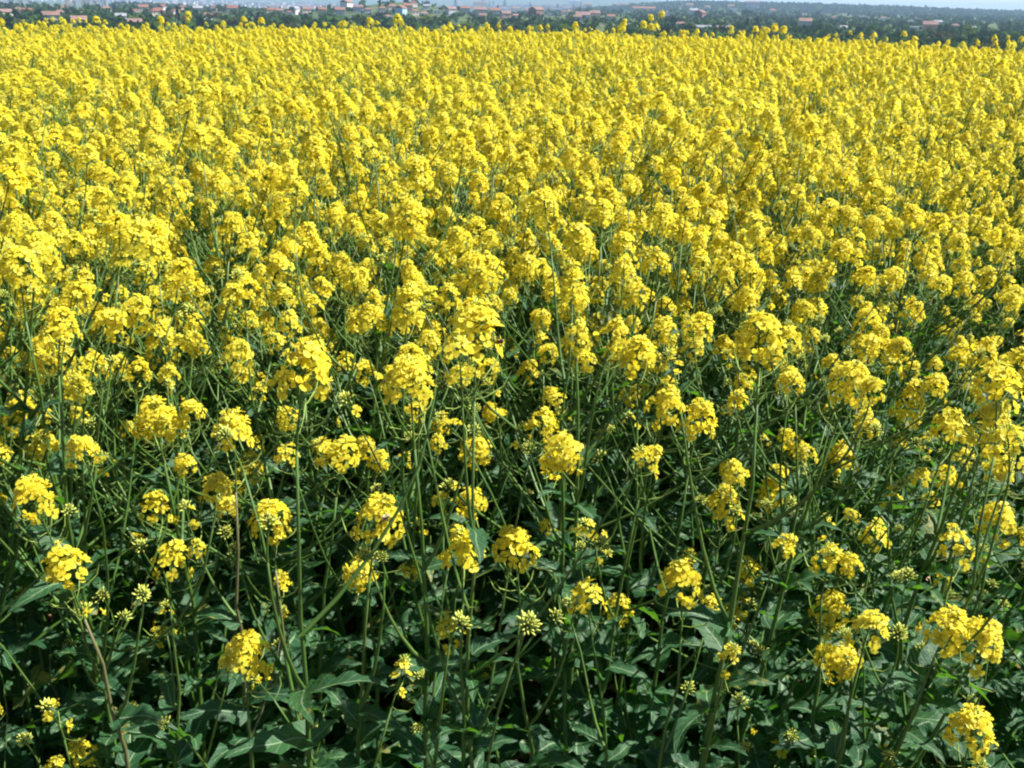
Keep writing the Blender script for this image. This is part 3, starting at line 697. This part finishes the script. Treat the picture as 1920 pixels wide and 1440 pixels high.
def bez(a, b, c, d, t):
    s = 1 - t; return a * s ** 3 + b * 3 * s * s * t + c * 3 * s * t * t + d * t ** 3
class Plan:
    """parts of one plant in its own frame: (name, kind, index/mesh builder, matrix)"""
    def __init__(s): s.tubes = []; s.leaves = []; s.heads = []
def plan_plant(rg, tip, nb=5, style='crop', head='full', hscale=1.0, spread=1.0, extra=(), purple=None, droop=None):
    P = Plan(); tip = Vector(tip); H = tip.z
    lean = Vector((tip.x, tip.y, 0))
    a = Vector((0, 0, 0)); b = Vector((rg.uniform(-.02, .02), rg.uniform(-.02, .02), H * .4)) + lean * .1
    ax = (Z + lean * .6 / max(H, .3) + Vector((rg.gauss(0, .1), rg.gauss(0, .1), 0))).normalized()
    if droop: ax = (Z * .55 + Vector(droop)).normalized()
    Lh = {'full': .105, 'long': .13, 'small': .085, 'few': .075, 'bud': .06}
    end = tip - ax * Lh[head] * .72 * hscale
    c = end - ax * H * .3
    S = lambda t: bez(a, b, c, end, t)
    n = 10
    pts = [S(k / n) for k in range(n + 1)]
    r0 = .0060 * min(1, H / 1.0 + .15) * rg.uniform(.85, 1.15)
    # nodes: slight kinks
    pts = [p + Vector((rg.gauss(0, .0035), rg.gauss(0, .0035), 0)) if 0 < k < n else p for k, p in enumerate(pts)]
    P.tubes.append(('stem', pts, [r0 * (1 - .72 * k / n) for k in range(n + 1)], bool(purple)))
    def put_head(p, d, kind, sc):
        P.heads.append((kind, rg.randrange(len(SPEC[kind])), Matrix.Translation(p) @ frame(d, rg.uniform(0, 6.28)) @ Matrix.Scale(sc, 4)))
    put_head(pts[-1], ax, head, hscale * (rg.uniform(.72, .98) if style != 'hero' and hscale == 1.0 else 1))
    az = rg.uniform(0, 6.28)
    def tilt(): return Vector((rg.gauss(0, .16), rg.gauss(0, .16), 0))
    for k in range(nb):
        u = (k + .5) / nb
        t0 = lerp(.38, .87, u) + rg.uniform(-.03, .03); p = S(t0); az += 2.4 + rg.uniform(-.4, .4)
        out = Vector((math.cos(az), math.sin(az), 0))
        top = H - lerp(.2, .01, u) * rg.uniform(.2, 1.6) * (1 if style == 'crop' else 1.9)
        ln = max(.08, top - p.z)
        rad = max(.05, ln * rg.uniform(.30, .75)) * spread
        e = p + out * rad + Z * ln * .88; d = (Z + out * .35 + tilt()).normalized()
        q1 = p + out * rad * .5 + Z * ln * .22; q2 = e - d * ln * .3
        bp = [bez(p, q1, q2, e, j / 5) for j in range(6)]
        P.tubes.append(('branch', bp, [r0 * .48 * (1 - .6 * j / 5) for j in range(6)], (rg.random() < .02) if purple is None else (purple and rg.random() < .5)))
        if style == 'crop': kind = rg.choices(['full', 'small', 'few', 'bud', 'long'], [6.5, 3.2, .9, .35, .3])[0] if u > .3 else rg.choices(['full', 'small', 'few', 'bud'], [3, 3, 1.6, 1.2])[0]
        elif style == 'front': kind = rg.choices(['small', 'few', 'bud'], [1.0, 2, 4])[0]
        else: kind = rg.choices(['small', 'few', 'bud'], [1, 2, 3.5])[0]
        put_head(e, d, kind, rg.uniform(.56, .86) * (1 if kind != 'bud' else 1.05))
        if rg.random() < .95:
            lz = rg.uniform(.05, .105); lo = Vector((math.cos(az + .25), math.sin(az + .25), 0))
            P.leaves.append(('lance', Matrix.Translation(p) @ leaf_frame(lo, rg.uniform(-.1, .7), rg) @ Matrix.Scale(lz, 4)))
    for (q, kind, sc) in extra:
        q = Vector(q); t0 = rg.uniform(.55, .72); p = S(t0); o2 = q - p; d = (Z + Vector((o2.x, o2.y, 0)) * 1.2).normalized()
        e = q - d * Lh[kind] * .72 * sc
        bp = [bez(p, p + Vector((o2.x, o2.y, 0)) * .4 + Z * o2.z * .2, e - d * o2.length * .3, e, j / 6) for j in range(7)]
        P.tubes.append(('branch', bp, [r0 * .5 * (1 - .6 * j / 6) for j in range(7)], (rg.random() < .02) if purple is None else (purple and rg.random() < .5))); put_head(e, d, kind, sc)
    nl = {'crop': 14, 'front': 17, 'hero': 18}[style]
    for k in range(nl):
        u = (k + rg.random()) / nl; az += 2.39 + rg.uniform(-.4, .4)
        t0 = lerp(.04, .7, u); p = S(t0); out = Vector((math.cos(az), math.sin(az), 0))
        big = u < .62
        ln = rg.uniform(.09, .2) * (1.0 - .3 * u) * (1.25 if rg.random() < .18 else 1) if big else rg.uniform(.06, .12)
        P.leaves.append(('lobed' if big else 'lance', Matrix.Translation(p) @ leaf_frame(out, rg.uniform(.0, .75), rg) @ Matrix.Scale(ln, 4)))
    return P
def leaf_frame(out, pitch, rg):
    y = (out * math.cos(pitch) + Z * math.sin(pitch)).normalized()
    x = y.cross(Z).normalized(); z = x.cross(y)
    m = Matrix((x, y, z)).transposed().to_4x4()
    return m @ Matrix.Rotation(rg.gauss(0, .35), 4, 'Y')
def build_plant(P, rg, loc, label, group, single_flowers=False, name='rapeseed_plant'):
    o = obj(name, None); o.location = loc
    tag(o, label, 'rapeseed plant', group)
    for nm, pts, rad, purple in P.tubes:
        mb = MB(); mb.tube(pts, rad, 6 if nm == 'stem' else 5, 0, True)
        obj(nm, mb.mesh(nm, [MAT['stem_purple' if purple else 'stem']]), o)
    for kind, m in P.leaves:
        obj('leaf', rg.choice(LEAF[kind]), o, m)
    for kind, idx, m in P.heads:
        nm = 'bud_cluster' if kind == 'bud' else 'flower_head'
        if single_flowers and kind != 'bud':
            h = obj(nm, HEADS[kind][idx], o, m)
            for fm in SPEC[kind][idx][1]: obj('flower', rg.choice(FL), h, fm)
        else: obj(nm, HEADJ[kind][idx], o, m)
    return o
def plan_mesh(P, rg):
    mb = MB(); mats = [MAT['stem'], MAT['leaf']] + HEAD_MATS
    for nm, pts, rad, purple in P.tubes: mb.tube(pts[::2] if len(pts) > 6 else pts[::2] + [pts[-1]], (rad[::2] if len(pts) > 6 else rad[::2] + [rad[-1]]), 3, 0)
    for kind, m in P.leaves: mb.merge(rg.choice(LEAFMB[kind]), m, {0: 1})
    for kind, idx, m in P.heads:
        src = SPEC[kind][idx]; sk = src[0]
        # light version of the head: flowers with single-quad petals, the buds kept
        mb.merge(sk, m, {0: 2, 1: 3, 2: 4})
        for fm in src[1]: mb.merge(rg.choice(FLC), m @ fm, {0: 5, 1: 6})
    return mb.mesh('crop_plant', mats)

# ------------------------------------------------------------------ plants that stand out: photo x, y of the head, head width px, head kind, extra heads, label
HERO = [
 (1052,862,88,'full','rapeseed plant with drooping domed flower head over dark leaves, at the picture centre'),
 (560,722,112,'full','rapeseed plant with the broadest flower cluster, left of the picture centre'),
 (763,560,84,'long','tall rapeseed plant with a long column of blooms, left of centre'),
 (768,738,96,'full','rapeseed plant with dense blooms directly below the long column of blooms'),
 (893,635,104,'full','rapeseed plant with wide ragged flower cluster carrying a bee, above the centre'),
 (1424,652,92,'full','rapeseed plant with flat broad flower head at upper right, thick green stem'),
 (1590,735,78,'full','rapeseed plant with round head hanging alone right of the broad flat head'),
 (1303,806,78,'full','rapeseed plant with round head on a stout stem, right of the central drooping head'),
 (1355,957,66,'full','rapeseed plant with pale compact ball of flowers, below the stout stemmed one'),
 (1450,920,62,'long','rapeseed plant with upright narrow flower head right of the pale ball'),
 (1097,1127,72,'small','rapeseed plant leaning left with flat flower head on a long bare stalk, bottom centre'),
 (1283,1112,84,'full','rapeseed plant with ragged open flower head right of the leaning bare stalk'),
 (1548,1058,62,'small','rapeseed plant with small flower head, upper of two above the low right group'),
 (1551,1146,64,'full','rapeseed plant with small round head, lower of two above the low right group'),
 (1563,1242,74,'full','rapeseed plant with drooping flower head and loose flowers below, low at right'),
 (1625,1180,70,'small','rapeseed plant with flat flower head beside green bud clusters, low at right'),
 (1765,1190,78,'full','rapeseed plant, left half of a merged yellow arc low at right'),
 (1832,1216,76,'full','rapeseed plant, right half of a merged yellow arc low at right'),
 (1815,1387,76,'full','rapeseed plant with round drooping head in the bottom right corner'),
 (702,988,92,'full','rapeseed plant with loose open head and a bee, left of the lower centre'),
 (515,985,76,'full','rapeseed plant with ragged flowers on a brownish branch, lower left'),
 (865,1052,78,'small','rapeseed plant with flat open flower head, left of two near the lower centre'),
 (972,1046,86,'full','rapeseed plant with open ring of flowers, right of two near the lower centre'),
 (668,1074,62,'small','rapeseed plant with small drooping flowers under the loose head with a bee'),
 (315,1070,66,'small','rapeseed plant with sparse flowers on a long slanting branch, lower left'),
 (122,1077,80,'full','rapeseed plant with dense round flower head near the left edge, purplish stalk'),
 (73,953,80,'full','rapeseed plant with dense head near the left edge, above the purplish one'),
 (285,966,56,'small','rapeseed plant with small curved flower head among leaves, lower left'),
 (288,796,76,'full','rapeseed plant with wide ragged head left of the broadest cluster'),
 (440,826,82,'full','rapeseed plant with wide flat head on a brownish stalk, left of centre'),
 (80,852,62,'full','rapeseed plant with open flowers near left edge, lower of two side by side'),
 (38,796,64,'full','rapeseed plant with open flowers near left edge, upper of two side by side'),
 (180,700,54,'full','rapeseed plant with small dense head on two stems, upper left'),
 (307,648,60,'full','rapeseed plant with small rounded head in the left part of the crop'),
 (893,842,66,'full','rapeseed plant with upright head and green buds left of the central drooping head'),
 (643,868,62,'small','rapeseed plant with small flat head below the broadest cluster'),
 (475,890,62,'full','rapeseed plant with ragged head just right of the brownish stalk'),
 (1575,872,56,'full','rapeseed plant with open small head right of centre below the lone round head'),
 (1643,1020,52,'small','rapeseed plant with small loose head in the dark right part'),
 (1415,1080,52,'small','rapeseed plant with small head right of the ragged open head'),
 (1780,816,66,'full','rapeseed plant with bright head at the tip of a long slanting branch, right edge'),
 (463,1243,84,'full','rapeseed plant with open ring-shaped head low at left beside green buds'),
 (1195,680,76,'full','rapeseed plant with large head right of the ragged cluster with a bee'),
 (1085,632,60,'full','rapeseed plant with small head between two large clusters near the centre'),
 (1075,508,84,'long','tall rapeseed plant with tall bright bloom above the picture centre'),
 (292,458,52,'long','tall rapeseed plant with narrow upright bloom in the upper left crop'),
 (1467,1405,52,'few','low rapeseed plant with a few flowers at the bottom edge, right of centre'),
 (1868,988,62,'full','rapeseed plant with dull head in the dark part by the right edge'),
 (108,1340,60,'few','low rapeseed plant with three single flowers in the bottom left corner'),
 (170,1155,56,'few','rapeseed plant in bud with few open flowers near the left edge'),
 (520,1228,46,'bud','rapeseed plant still in green bud beside the low ring-shaped head'),
 (845,1206,40,'bud','low rapeseed plant in tight green bud near the bottom centre'),
 (1382,1322,48,'bud','rapeseed plant in loose green bud near the bottom, right of centre'),
 (1690,1208,50,'bud','rapeseed plant in green bud between two yellow groups low at right'),
 (1157,1415,42,'few','low rapeseed plant with pale buds at the bottom edge, near the centre'),
 (1207,876,64,'few','rapeseed plant with half-open head showing buds, right of the central drooping head'),
 (55,1130,40,'bud','rapeseed plant in bud on a thin purplish stalk at the left edge'),
 (892,940,56,'small','rapeseed plant with small hanging head left of the central drooping head, lower'),
 (35,505,78,'full','rapeseed plant with big bright clustered head at the left edge'),
 (110,605,80,'full','rapeseed plant with wide bright head near the left edge under the big one'),
 (1710,762,58,'long','rapeseed plant with narrow chain of flowers right of the lone round head'),
 (1872,742,80,'full','rapeseed plant with large yellow clump of heads at the right edge, upper one'),
 (1846,806,72,'full','rapeseed plant with yellow clump at the right edge, lower one beside the slanting branch'),
 (1902,700,72,'full','rapeseed plant cut by the right edge above the yellow clump'),
 (1905,850,70,'small','rapeseed plant with dull loose flowers cut by the right edge, below the clump'),
 (1800,1040,60,'small','rapeseed plant with scattered small blooms in the dark right part'),
 # plants rising above the skyline of the crop
 (180,40,15,'full','tall rapeseed plant poking above the crop skyline under the tower blocks'),
 (146,36,9,'small','small-headed rapeseed plant poking above the crop skyline at far left'),
 (352,32,13,'full','tall rapeseed plant poking above the crop skyline below white houses'),
 (748,38,19,'full','tall rapeseed plant with the largest head on the left skyline'),
 (935,42,12,'few','thin rapeseed plant in pod with small head on the middle skyline'),
 (1240,24,16,'full','single tall rapeseed plant whose head stands far above the crop against the trees'),
 (1168,48,15,'long','rapeseed plant with two-tiered head on the skyline right of centre'),
 (1206,48,14,'full','rapeseed plant with twin heads on the skyline right of centre'),
 (1230,54,13,'full','rapeseed plant with round head on the skyline under the single tall one'),
 (1415,55,16,'full','tall rapeseed plant with bright double head on the right skyline'),
 (1452,54,16,'full','tall rapeseed plant next to the bright double head on the right skyline'),
 (1078,50,16,'full','rapeseed plant standing above the dark hedge on the middle skyline'),
 (300,38,14,'full','rapeseed plant with bright head on the left skyline'),
 (490,40,15,'full','rapeseed plant with bright head on the skyline below the trees at left'),
]
prg = random.Random(77)
n_single = 0; bases = []; bee_spots = {}
for (px, py, sz, hk, lab) in HERO:
    far = py < 70
    W0 = {'full': .062, 'long': .064, 'small': .052, 'few': .05, 'bud': .042}[hk]
    dist = FPX * W0 / sz
    if not far:
        dist = min(2.05, max(1.02, dist))
        while at(px, py, dist).z > 1.36: dist *= 1.03
    tip = at(px, py, dist)
    sc = sz * dist / FPX / W0
    # 'tip' is the middle of the head; the plan wants the top region a touch higher
    off = Vector((prg.uniform(-.08, .08), prg.uniform(.02, .16), 0)) if not far else Vector((prg.uniform(-.05, .05), prg.uniform(-.05, .05), 0))
    if px > 1560 and py < 900: off.x -= .1
    bx, by = tip.x + off.x, tip.y + off.y
    loc = Vector((bx, by, ground_z(bx, by) - .01))
    rel = tip - loc
    st = 'crop' if py < 640 else 'hero'
    extra = []
    if lab.startswith('rapeseed plant with twin') or 'double head' in lab: extra = [(rel + Vector((.06, .01, -.02)), 'full', .9)]
    P = plan_plant(prg, rel, nb=(6 if py < 640 else 4 if py < 800 else 2 if px < 1700 else 1) if not far else 3, style=st, head=hk, hscale=sc, spread=.8, extra=extra, purple=('purplish' in lab.split(',')[-1] and 'above' not in lab) or 'brownish' in lab and 'right of' not in lab,
                   droop=(Vector((rel.x * 1.2, -.75, 0)) if 'droop' in lab and 'round droop' not in lab and 'right of' not in lab else None))
    o = build_plant(P, prg, loc, lab, 'rapeseed plants of the crop', single_flowers=(py > 560))
    bases.append((bx, by))
    if 'a bee' in lab: bee_spots[lab] = tip
n_hero = len(HERO)

# ------------------------------------------------------------------ the crop
def crop_height(x, y):
    """tallest flower level of the crop: low and leafy at its near edge, full height behind"""
    r = math.hypot(x, y)
    h = lerp(.62, 1.29, sstep(1.12, 1.66, r))
    q = x / max(y, .5)
    gap = sstep(.36, .47, q) * (1 - sstep(2.6, 4.2, y))      # thin, low growth along the right-hand side
    return h * (1 - .38 * gap), gap
pts = []
cell = {}
def near(x, y, r):
    ci, cj = int(x / .2), int(y / .2)
    for a in (-1, 0, 1):
        for b in (-1, 0, 1):
            for (u, v) in cell.get((ci + a, cj + b), ()):
                if (u - x) ** 2 + (v - y) ** 2 < r * r: return True
    return False
for b in bases: cell.setdefault((int(b[0] / .2), int(b[1] / .2)), []).append(b)
tries = 0
while tries < 95000:
    tries += 1
    y = 1.02 + 13.2 * prg.random() ** .75; x = prg.uniform(-1, 1) * (.56 * y + 1.3)
    if y + .15 * x * x > 14.2 or math.hypot(x, y) < 1.12 + .08 * math.sin(x * 5): continue
    if near(x, y, prg.uniform(.098, .136)): continue
    pts.append((x, y)); cell.setdefault((int(x / .2), int(y / .2)), []).append((x, y))
print('crop plants', len(pts))
crg = random.Random(31)
def proto(style, k):
    if style == 'crop': H = crg.uniform(1.16, 1.34); P = plan_plant(crg, (crg.uniform(-.14, .14), crg.uniform(-.14, .14), H), nb=crg.choice([10, 11, 12]), style='crop', spread=1.4, head=crg.choice(['full', 'full', 'full', 'full', 'small', 'small']))
    else: H = crg.uniform(.62, .9); P = plan_plant(crg, (crg.uniform(-.12, .12), crg.uniform(-.12, .12), H), nb=crg.choice([2, 3]), style='front', head=crg.choice(['small', 'few', 'bud', 'few']))
    return P, H
PR = {'crop': [proto('crop', k) for k in range(16)], 'front': [proto('front', k) for k in range(9)]}
vis, rest = [], []
for (x, y) in pts:
    h, g = crop_height(x, y)
    pr = project((x, y, h)); pb = project((x, y, .2))
    seen = pr and -60 < pr[0] < 1980 and pr[1] < 1460
    (vis if seen else rest).append((math.hypot(x, y), x, y, h, g))
vis.sort()
NIND = 300 - n_hero
built = {}
def copy_plant(src, loc, rz, sc, label):
    r = src.copy(); COL.objects.link(r); r.location = loc; r.rotation_euler = (0, 0, rz); r.scale = sc; r['label'] = label
    for ch in list(src.children):
        c = ch.copy(); COL.objects.link(c); c.parent = r
    return r
LAB = {'front': 'low leafy rapeseed plant with green buds at the near edge of the crop', 'gap': 'short thin rapeseed plant with few flowers in the dark gap at right',
       'a': 'branched rapeseed plant in full yellow flower in the front rows of the crop', 'b': 'branched rapeseed plant in full yellow flower amid the dense crop'}
singles = []
for (r, x, y, h, g) in vis[:NIND]:
    style = 'front' if (h < .93 or (g > .5 and crg.random() < .5)) else 'crop'
    k = crg.randrange(len(PR[style])); P, H = PR[style][k]
    s = h / H * crg.uniform(.84, 1.07)
    lab = LAB['front'] if h < .93 and g < .3 else LAB['gap'] if g > .3 else LAB['a'] if r < 2.6 else LAB['b']
    loc = (x, y, ground_z(x, y) - .01); rz = crg.uniform(0, 6.28)
    sxy = lerp(1, s, .5)
    if (style, k) not in built:
        o = build_plant(P, crg, loc, lab, 'rapeseed plants of the crop'); o.rotation_euler = (0, 0, rz); o.scale = (sxy, sxy, s); built[(style, k)] = o
    else: o = copy_plant(built[(style, k)], loc, rz, (sxy, sxy, s), lab)
    singles.append((o, P.heads[0][2].translation.copy()))
rest += vis[NIND:]
LM = [(1052, 862, 'drooping central head'), (560, 722, 'broadest cluster'), (763, 520, 'long column of blooms'), (893, 625, 'ragged cluster with bee'),
      (1424, 652, 'flat broad head'), (1590, 735, 'lone round head'), (1075, 480, 'tall bloom above centre'), (292, 440, 'upright left bloom'),
      (35, 500, 'big left edge head'), (748, 38, 'largest left skyline head'), (1240, 24, 'lone tall skyline head'),
      (1432, 55, 'double right skyline head'), (180, 40, 'far left skyline head'), (1780, 816, 'head on the slanting branch'),
      (122, 1077, 'dense head on purplish stalk'), (865, 1052, 'flat open lower head'), (1550, 1146, 'small round low head'), (1868, 988, 'dull right edge head')]
BK = {}
DIRN = ['right of', 'upper right of', 'straight above', 'upper left of', 'left of', 'lower left of', 'straight below', 'lower right of']
for o, P_H in singles:
    q = project(o.matrix_basis @ P_H)
    lm = min(LM, key=lambda l: (l[0] - q[0]) ** 2 + (l[1] - q[1]) ** 2)
    dx, dy = q[0] - lm[0], lm[1] - q[1]
    k = int(round(math.atan2(dy, dx) / (math.pi / 4))) % 8
    kind = 'low rapeseed plant' if 'low leafy' in o['label'] else 'thin rapeseed plant' if 'short thin' in o['label'] else 'flowering rapeseed plant'
    BK.setdefault((kind, lm[2], k), []).append((dx * dx + dy * dy, o))
CNT = [', ' + w + ' one out' for w in ['first', 'second'] + NUM[2:]]
for (kind, lm, k), l_ in BK.items():
    l_.sort(key=lambda t: t[0])
    for j, (d_, o) in enumerate(l_):
        o['label'] = '%s %s the %s%s' % (kind, DIRN[k], lm, (', nearest to it' if j == 0 else CNT[j]) if len(l_) > 1 else '')
# everything farther back: one mass of crop, instanced on points
PC = bpy.data.collections.new('crop_prototypes')
for k, (P, H) in enumerate(PR['crop'][:12]):
    o = bpy.data.objects.new('crop_plant_%02d' % k, plan_mesh(P, crg)); PC.objects.link(o)
for k, (P, H) in enumerate(PR['front'][:3]):
    o = bpy.data.objects.new('crop_plant_%02d' % (12 + k), plan_mesh(P, crg)); PC.objects.link(o)
me = bpy.data.meshes.new('rapeseed_crop')
V, ROT, SCL, VID = [], [], [], []
for (r, x, y, h, g) in rest:
    front = h < .93
    k = 12 + crg.randrange(3) if front else crg.randrange(12)
    H = PR['front'][k - 12][1] if front else PR['crop'][k][1]
    V.append((x, y, ground_z(x, y) - .01)); ROT.append((crg.gauss(0, .05), crg.gauss(0, .05), crg.uniform(0, 6.28)))
    SCL.append(h / H * (crg.uniform(.80, 1.05) if y < 7 else crg.uniform(.88, 1.03)) * (1.06 if crg.random() < .06 else 1)); VID.append(k)
me.from_pydata(V, [], [])
for nm, ty, dat in (('rot', 'FLOAT_VECTOR', ROT), ('scl', 'FLOAT', SCL), ('vid', 'INT', VID)):
    at_ = me.attributes.new(nm, ty, 'POINT')
    at_.data.foreach_set('vector' if ty == 'FLOAT_VECTOR' else 'value', np.asarray(dat).ravel())
crop = obj('rapeseed_crop', me)
tag(crop, 'dense yellow mass of flowering rapeseed stretching back to the crest', 'rapeseed crop', kind='stuff')
ng = bpy.data.node_groups.new('crop_scatter', 'GeometryNodeTree')
ng.interface.new_socket('Geometry', in_out='INPUT', socket_type='NodeSocketGeometry')
ng.interface.new_socket('Geometry', in_out='OUTPUT', socket_type='NodeSocketGeometry')
gi = ng.nodes.new('NodeGroupInput'); go = ng.nodes.new('NodeGroupOutput')
ci = ng.nodes.new('GeometryNodeCollectionInfo'); ci.inputs['Collection'].default_value = PC
ci.inputs['Separate Children'].default_value = True; ci.inputs['Reset Children'].default_value = True
ip = ng.nodes.new('GeometryNodeInstanceOnPoints'); ip.inputs['Pick Instance'].default_value = True
def attr(nm, ty):
    n = ng.nodes.new('GeometryNodeInputNamedAttribute'); n.data_type = ty; n.inputs[0].default_value = nm; return n.outputs[0]
L = ng.links.new
L(gi.outputs[0], ip.inputs['Points']); L(ci.outputs[0], ip.inputs['Instance'])
L(attr('vid', 'INT'), ip.inputs['Instance Index'])
er = ng.nodes.new('FunctionNodeEulerToRotation'); L(attr('rot', 'FLOAT_VECTOR'), er.inputs[0]); L(er.outputs[0], ip.inputs['Rotation'])
L(attr('scl', 'FLOAT'), ip.inputs['Scale']); L(ip.outputs[0], go.inputs[0])
md = crop.modifiers.new('scatter', 'NODES'); md.node_group = ng

# ------------------------------------------------------------------ ground litter, dead leaves, bees
def dead_leaf(px, py, wpx, label):
    dr = ray(px, py); t = (EYE.z - .035) / -dr.z; p = EYE + dr * t
    L_ = wpx * t / FPX * 1.25
    mb = make_leaf(random.Random(px), 'lobed'); m = mb.mesh('dead_leaf', [MAT['dead']])
    o = obj('dead_leaf', m); o.location = (p.x, p.y, .03); o.scale = (L_ * 1.5, L_, L_ * .55)
    o.rotation_euler = (R(-8), R(rng.uniform(-18, 18)), rng.uniform(-.8, .8) + 2.6); tag(o, label, 'dead leaf', 'dead leaves on the soil')
for a in [(272,1345,64,'large brown dead leaf lying on the soil near the bottom left'),(300,1405,30,'small yellowish dead leaf below the large brown one'),(60,1412,30,'curled orange dead leaf in the bottom left corner'),
          (1272,1312,36,'orange-brown dead leaf standing in shade, bottom right of centre'),(1258,1295,30,'dark brown dead leaf behind the orange-brown one'),(1262,1345,28,'dark dead leaf below the orange-brown one'),
          (778,1415,22,'small orange dead leaf at the bottom, left of centre'),(250,1290,16,'small dead leaf above the large brown one'),(225,1190,24,'pale dead leaf on the soil under the left plants')]:
    dead_leaf(*a)
mb = MB(); lg = random.Random(4)
for _ in range(3600):
    y = 1.2 + 2.6 * lg.random(); x = lg.uniform(-1, 1) * (.56 * y + .5)
    a = lg.uniform(0, 6.28); s = lg.uniform(.006, .027); z = ground_z(x, y) + lg.uniform(.01, .035)
    c = Vector((x, y, z)); u = Vector((math.cos(a), math.sin(a), lg.uniform(-.3, .3))) * s; w = Vector((-math.sin(a), math.cos(a), lg.uniform(-.4, .4))) * s * lg.uniform(.15, .7)
    mb.add([c - u - w, c + u - w * .8, c + u * .9 + w, c - u * .8 + w, c + Vector((0, 0, s * .4))], [(0, 1, 4), (1, 2, 4), (2, 3, 4), (3, 0, 4)])
tag(obj('dry_litter', mb.mesh('dry_litter', [MAT['straw']], False)), 'dry straw and leaf litter on the soil', 'litter', kind='stuff')
def bee(p, rz, label):
    o = obj('bee', None); o.location = p; o.rotation_euler = (R(-25), R(15), rz)
    mb = MB(); prof = [(-.0075, .0003), (-.0062, .0016), (-.0042, .0024), (-.002, .0022), (-.0008, .0012), (.0004, .0021), (.0022, .0023), (.0034, .0012), (.0044, .0017), (.0056, .0014), (.0062, .0003)]
    mb.tube([(0, a, 0) for a, b in prof], [b for a, b in prof], 8, 0, True)
    for s in (-1, 1):
        for k in (-.001, .001, .0025): mb.tube([(s * .0015, k, -.001), (s * .004, k, .0002), (s * .0055, k - .001, -.003)], [.0003, .0003, .0002], 3)
    obj('body', mb.mesh('body', [MAT['bee']]), o)
    for s in (-1, 1):
        w = MB(); w.add([(s * .001, .001, .0022), (s * .004, .001, .003), (s * .007, -.004, .0032), (s * .005, -.007, .003), (s * .0015, -.004, .0026)], [(0, 1, 2, 3, 4)])
        obj('wing', w.mesh('wing', [MAT['wing']]), o)
    tag(o, label, 'bee')
p = at(936, 641, 1.0); p = EYE + ray(936, 641) * ((bee_spots[HERO[4][4]] - EYE).length - .035); bee(p, .6, 'bee on the wide ragged flower cluster above the centre')
p = EYE + ray(722, 972) * ((bee_spots[HERO[19][4]] - EYE).length - .035); bee(p, 2.2, 'brown bee on the loose open head left of the lower centre')
